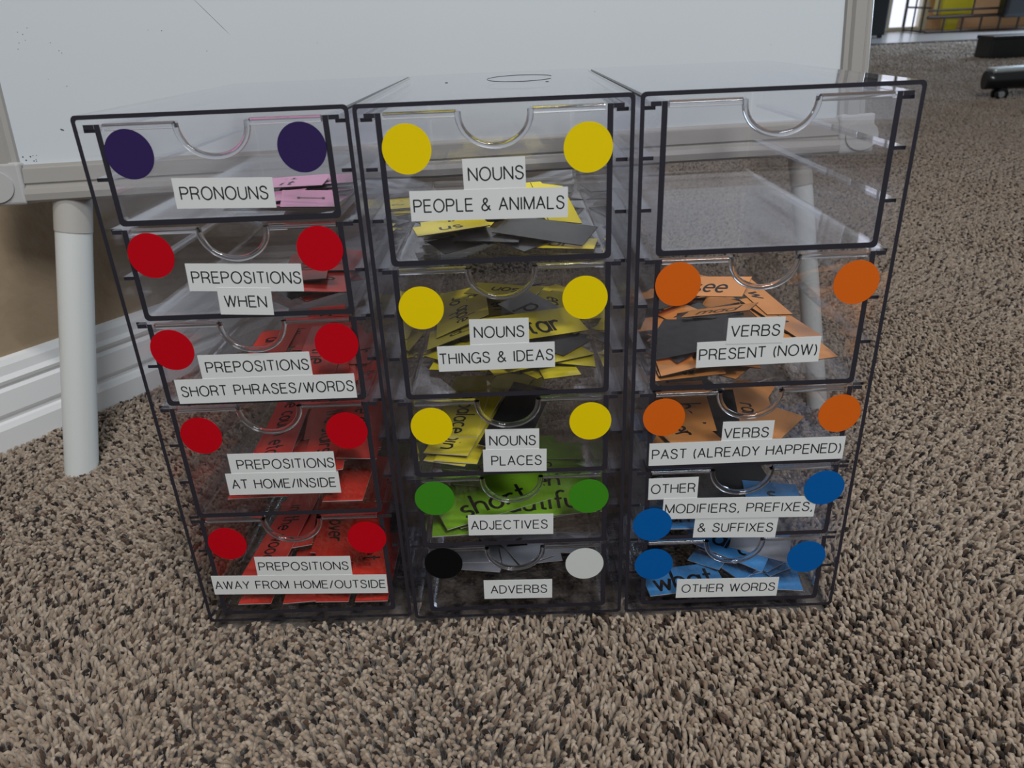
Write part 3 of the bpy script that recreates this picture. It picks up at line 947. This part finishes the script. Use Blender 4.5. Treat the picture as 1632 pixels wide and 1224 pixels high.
def pile(regions, seed):
    rg = np.random.default_rng(seed)
    allv, allf, allc = [], [], []
    base = 0
    inv = [case_matrix(k).inverted() for k in 'LMR']
    for (poly_fn, x0, x1, y0, y1, pitch, rad, hgt) in regions:
        nx, ny = int((x1 - x0) / pitch), int((y1 - y0) / pitch)
        gx, gy = np.meshgrid(np.arange(nx), np.arange(ny), indexing='ij')
        x = x0 + (gx.ravel() + rg.uniform(-.45, .45, nx * ny)) * pitch
        y = y0 + (gy.ravel() + rg.uniform(-.45, .45, nx * ny)) * pitch
        keep = poly_fn(x, y)
        for k in 'LMR':
            cx, cy, ca = CASES[k]
            keep &= ~((np.abs(x - cx) < CW / 2 + .001) & (y > cy + .000) & (y < cy + CD + .002))
        dw = (x - W0.x) * WN.x + (y - W0.y) * WN.y
        s_ = (x - W0.x) * WD.x + (y - W0.y) * WD.y
        keep &= ~((dw < .002) & (s_ < 1.51))
        x, y = x[keep], y[keep]
        n = len(x)
        # lean field with swirl
        th = 1.9 * np.sin(x * 9 + 1.3 * np.sin(y * 7)) + 1.7 * np.cos(y * 8 + 1.1 * np.sin(x * 11)) + rg.normal(0, 1.0, n)
        ln = rg.uniform(.2, .6, n) * hgt
        h = hgt * rg.uniform(.75, 1.0, n)
        r = rad * rg.uniform(.8, 1.2, n)
        # dye: beige, light, brown, dark brown in small clumps
        cl = np.sin(x * 330 + 3 * np.sin(y * 210)) + np.sin(y * 300 + 2.5 * np.sin(x * 240)) + rg.normal(0, .6, n)
        pal = np.array([(0.44, 0.35, 0.27), (0.55, 0.455, 0.365), (0.35, 0.265, 0.20), (0.12, 0.075, 0.052), (0.035, 0.024, 0.018)])
        idx = np.digitize(cl, [-1.6, -1.08, -.5, .8])
        idx = np.array([4, 3, 2, 0, 1])[idx]
        c = pal[idx] * np.array([.735, .715, .695]) * rg.uniform(.85, 1.15, (n, 1))
        if pitch > .01:                      # a coarse tuft far off stands for several yarns
            c = c * .3 + c.mean(axis=0) * .7
        dx, dy = np.cos(th), np.sin(th)
        NS = 5
        ts = [0, .4, .75]
        rs = [.75, 1.05, .95]
        V = np.zeros((n, 3 * NS + 1, 3), np.float32)
        for q, (t, rr) in enumerate(zip(ts, rs)):
            cxn = x + dx * ln * t ** 1.6
            cyn = y + dy * ln * t ** 1.6
            cz = ZF + h * np.sin(t * 1.35) / np.sin(1.35)
            # ring tilts with the lean
            for k in range(NS):
                a = 2 * math.pi * k / NS + .7 * q
                ox, oy = math.cos(a), math.sin(a)
                along = ox * dx + oy * dy
                V[:, q * NS + k, 0] = cxn + r * rr * ox * (1 - .3 * t)
                V[:, q * NS + k, 1] = cyn + r * rr * oy * (1 - .3 * t)
                V[:, q * NS + k, 2] = cz - r * rr * along * .7 * t
        V[:, -1, 0] = x + dx * (ln * .98 + r * .4)
        V[:, -1, 1] = y + dy * (ln * .98 + r * .4)
        V[:, -1, 2] = ZF + h * 1.0
        fc = []
        for q in range(2):
            for k in range(NS):
                fc.append((q * NS + k, q * NS + (k + 1) % NS, (q + 1) * NS + (k + 1) % NS, (q + 1) * NS + k))
        for k in range(NS):
            fc.append((2 * NS + k, 2 * NS + (k + 1) % NS, 3 * NS, 3 * NS))
        nv = 3 * NS + 1
        Q = np.array(fc, np.int64)
        Fq = (Q[None] + (np.arange(n) * nv)[:, None, None] + base).reshape(-1, 4)
        allv.append(V.reshape(-1, 3))
        allf.append(Fq)
        allc.append(np.repeat(c, nv, axis=0))
        base += n * nv
    V = np.concatenate(allv)
    Fq = np.concatenate(allf)
    C = np.concatenate(allc)
    tri = Fq[:, 2] == Fq[:, 3]
    tot = np.where(tri, 3, 4)
    st = np.concatenate(([0], np.cumsum(tot)[:-1]))
    li = Fq.ravel()
    mk = np.ones((len(Fq), 4), bool)
    mk[tri, 3] = False
    li = li[mk.ravel()]
    me = bpy.data.meshes.new('carpet_pile')
    me.vertices.add(len(V))
    me.vertices.foreach_set('co', V.ravel().astype(np.float32))
    me.loops.add(len(li))
    me.loops.foreach_set('vertex_index', li.astype(np.int32))
    me.polygons.add(len(Fq))
    me.polygons.foreach_set('loop_start', st.astype(np.int32))
    me.polygons.foreach_set('use_smooth', np.ones(len(Fq), bool))
    at = me.attributes.new('dye', 'FLOAT_COLOR', 'POINT')
    at.data.foreach_set('color', np.concatenate((C, np.ones((len(C), 1))), 1).ravel().astype(np.float32))
    me.update(calc_edges=True)
    me.validate()
    me.materials.append(M_PILE)
    o = bpy.data.objects.new('carpet_pile', me)
    COL.objects.link(o)
    return o


near = lambda x, y: (np.abs(x) < .62 + .9 * np.maximum(y, -.1))
mid = lambda x, y: (x > .72) & (x < 1.2 + .5 * y) | (y > .75) & (x > -.2)
far = lambda x, y: (x > .2 * y) & (x < 1.3 * y + .2)
cp = pile([(near, -.95, .72, -.24, .75, .0036, .0020, .0100),
           (lambda x, y: (x > .72) & (x < 1.0 + .6 * y) | (y >= .75) & (x > -.6), -.6, 1.9, -.1, 1.7, .0052, .0028, .0105),
           (lambda x, y: (x > 1.9) & (x < .9 * y + .4) | (y > 1.7), .2, 3.9, 1.2, 3.6, .012, .0055, .011),
           (lambda x, y: (x > .4 * y) & (x < 1.05 * y), 1.2, 5.2, 3.6, 5.60, .019, .0095, .011)], 2)
tag(cp, 'beige and brown flecked shag carpet pile under and around the organizers', 'carpet', kind='stuff')

# ------------------------------------------------------------------ far end of the room
def ray_floor(px, py, z=ZF):
    v = fwd + R2 * ((px - 816) / F_PX) - U2 * ((py - 612) / F_PX)
    t = (z - cam_pos.z) / v.z
    return cam_pos + v * t


M_HARD = pmat('glossy_hard_floor', (0.42, 0.40, 0.40), 0.25, srgb=False)
bm = bmesh.new()
box(bm, -3, 8, 5.66, 8.6, ZF - .02, ZF - .002)
o = link('floor_tiles', bm, [M_HARD])
struct(o)
M_STRIP = pmat('dark_transition_strip', (0.03, 0.03, 0.035), 0.5, srgb=False)
bm = bmesh.new()
bevel_box(bm, -3, 8, 5.635, 5.685, ZF - .001, ZF + .013, .003)
struct(link('trim_1', bm, [M_STRIP]))
M_PEACH = pmat('peach_wall_paint', (0.90, 0.55, 0.30), 0.7, srgb=False)
bm = bmesh.new()
box(bm, 3.915, 8, 7.35, 7.5, ZF, 2.5)
struct(link('wall_back', bm, [M_PEACH]))
# glazed door beside it
M_JAMB = pmat('cream_door_jamb', (0.80, 0.74, 0.58), 0.5, srgb=False)
M_DAY = emit('daylight_behind_glass', (0.84, 0.88, 1.0), 1.25)
M_DARK = pmat('dark_brown_wood', (0.03, 0.02, 0.016), 0.5, srgb=False)
M_BLACK = pmat('black_plastic', (0.010, 0.011, 0.013), 0.32, srgb=False)
bm = bmesh.new()
bevel_box(bm, 3.84, 3.91, 7.28, 7.42, ZF, 2.2, .006)
bevel_box(bm, 3.50, 3.56, 7.28, 7.42, ZF, 2.2, .006)
box(bm, 3.56, 3.84, 7.30, 7.42, ZF, ZF + .03)
dr = struct(link('door_1', bm, [M_JAMB]))
bm = bmesh.new()
box(bm, 3.56, 3.84, 7.35, 7.36, ZF + .03, 2.15)
link('door_glass', bm, [M_DAY], dr)
for x in (3.575, 3.725):
    bm = bmesh.new()
    box(bm, x - .010, x + .010, 7.33, 7.35, ZF + .03, 2.15)
    link('door_mullion', bm, [M_DARK], dr)
bm = bmesh.new()
box(bm, -3, 3.50, 7.35, 7.5, ZF, 2.5)
struct(link('wall_back_left', bm, [M_WALL]))
# dark cabinet beside the glazed door
bm = bmesh.new()
bevel_box(bm, 2.72, 3.16, 6.45, 6.62, ZF + .02, 0.9, .01)
for x in (2.75, 3.13):
    box(bm, x - .015, x + .015, 6.47, 6.50, ZF - .001, ZF + .02)
tag(link('cabinet', bm, [M_BLACK]), 'black cabinet at the far end of the room, just right of the whiteboard frame', 'cabinet')
# wire crate
cr = empty('wire_crate', (3.66, 6.75, ZF), 'dark wire crate standing on the hard floor against the peach wall', 'crate')
M_WIRE = pmat('dark_brown_wire', (0.05, 0.028, 0.02), 0.4, srgb=False)


def bar(bm, a, b, r=.008):
    tube(bm, [a, b], r, 6)


bm = bmesh.new()
for x in np.arange(.13, 1.45, .161):
    bar(bm, (x, 0, 0), (x, 0, .125), .010)
for x in np.arange(.06, 1.45, .30):
    bar(bm, (x, 0, .125), (x, 0, .62), .008)
for z, r in ((.010, .010), (.125, .013), (.178, .009), (.40, .010), (.61, .012)):
    bar(bm, (-.02, 0, z), (1.46, 0, z), r)
link('front_grid', bm, [M_WIRE], cr, smooth=True)
for x in (0.0, 1.44):
    bm = bmesh.new()
    for y in np.arange(0.12, .45, .16):
        bar(bm, (x, y, 0), (x, y, .62))
    for z in (.012, .20, .40, .61):
        bar(bm, (x, 0, z), (x, .45, z))
    link('side_grid', bm, [M_WIRE], cr, smooth=True)
# yellow bin in the crate, black bag hung on its front
bm = bmesh.new()
bevel_box(bm, 3.86, 4.15, 6.98, 7.12, ZF + .130, ZF + .50, .02)
bevel_box(bm, 3.845, 4.165, 6.965, 7.135, ZF + .50, ZF + .53, .01)
bevel_box(bm, 3.95, 4.06, 7.02, 7.10, ZF - .0005, ZF + .130, .01)
tag(link('bin', bm, [pmat('yellow_plastic', (0.62, 0.50, 0.01), 0.4, srgb=False)]), 'yellow plastic bin standing inside the wire crate', 'bin')
bm = bmesh.new()
bevel_box(bm, 4.20, 4.56, 6.58, 6.71, ZF + .105, ZF + .46, .03, 3)
for x in (4.28, 4.48):
    tube(bm, [(x, 6.645, ZF + .44), (x, 6.67, ZF + .56), (x, 6.71, ZF + .61), (x, 6.726, ZF + .60)], .008, 8)
tag(link('bag', bm, [M_BLACK]), 'black bag hanging on the front of the wire crate', 'bag')

# black box on the far carpet
p = ray_floor(1575, 97)
bm = bmesh.new()
bevel_box(bm, p.x, p.x + .52, p.y, p.y + .16, ZF - .001, ZF + .120, .008)
bevel_box(bm, p.x - .004, p.x + .524, p.y - .004, p.y + .164, ZF + .108, ZF + .128, .006)
tag(link('storage_box', bm, [M_BLACK]), 'low black box on the far carpet behind the chair leg', 'box')

# office chair base leg with caster at the right edge
p = ray_floor(1590, 160)
ch = empty('office_chair', (p.x, p.y, ZF), 'office chair at the right edge, black base leg with a shiny top on a caster', 'chair')
M_GLOSS = pmat('polished_black_leg', (0.008, 0.009, 0.011), 0.25, srgb=False, coat=.4)
M_CHROME = pmat('polished_metal_window_tint', (0.80, 0.90, 0.95), 0.3, 1.0, srgb=False)  # cyan-white base colour paints in the bluish window reflection
bm = bmesh.new()
cxs = [(-.072, .022), (-.066, .032), (-.045, .038), (.05, .042), (.17, .048), (.30, .058)]
rings = []
for x, hw in cxs:
    ring = []
    for k in range(14):
        a = 2 * math.pi * k / 14
        zz = .078 + x * .02
        ring.append(bm.verts.new((x, hw * math.cos(a), zz + (.034 + (x + .06) * .04) * math.sin(a))))
    rings.append(ring)
for i in range(len(rings) - 1):
    for k in range(14):
        bm.faces.new((rings[i][k], rings[i][(k + 1) % 14], rings[i + 1][(k + 1) % 14], rings[i + 1][k])).smooth = True
bm.faces.new(rings[0])
bm.faces.new(list(reversed(rings[-1])))
bmesh.ops.recalc_face_normals(bm, faces=list(bm.faces))
link('base_leg', bm, [M_GLOSS], ch)
bm = bmesh.new()
bevel_box(bm, -.056, .30, -.032, .030, .100, .122, .008, 3, M=Matrix.Rotation(-.025, 4, 'Y'))
link('top_strip', bm, [M_CHROME], ch)
bm = bmesh.new()
tube(bm, [(.30, 0, .0), (.30, 0, .30)], [.05, .032], 20)
link('gas_column', bm, [M_BLACK], ch)
bm = bmesh.new()
for s in (-1, 1):
    tube(bm, [(0, s * .008, .0245), (0, s * .020, .0245)], .024, 20)
box(bm, -.012, .012, -.007, .007, .02, .06)
link('caster', bm, [M_GLOSS], ch)
bm = bmesh.new()
tube(bm, [(-.004, -.0235, .0245), (-.004, -.0205, .0245)], .012, 16)
link('caster_hub', bm, [M_CHROME], ch)
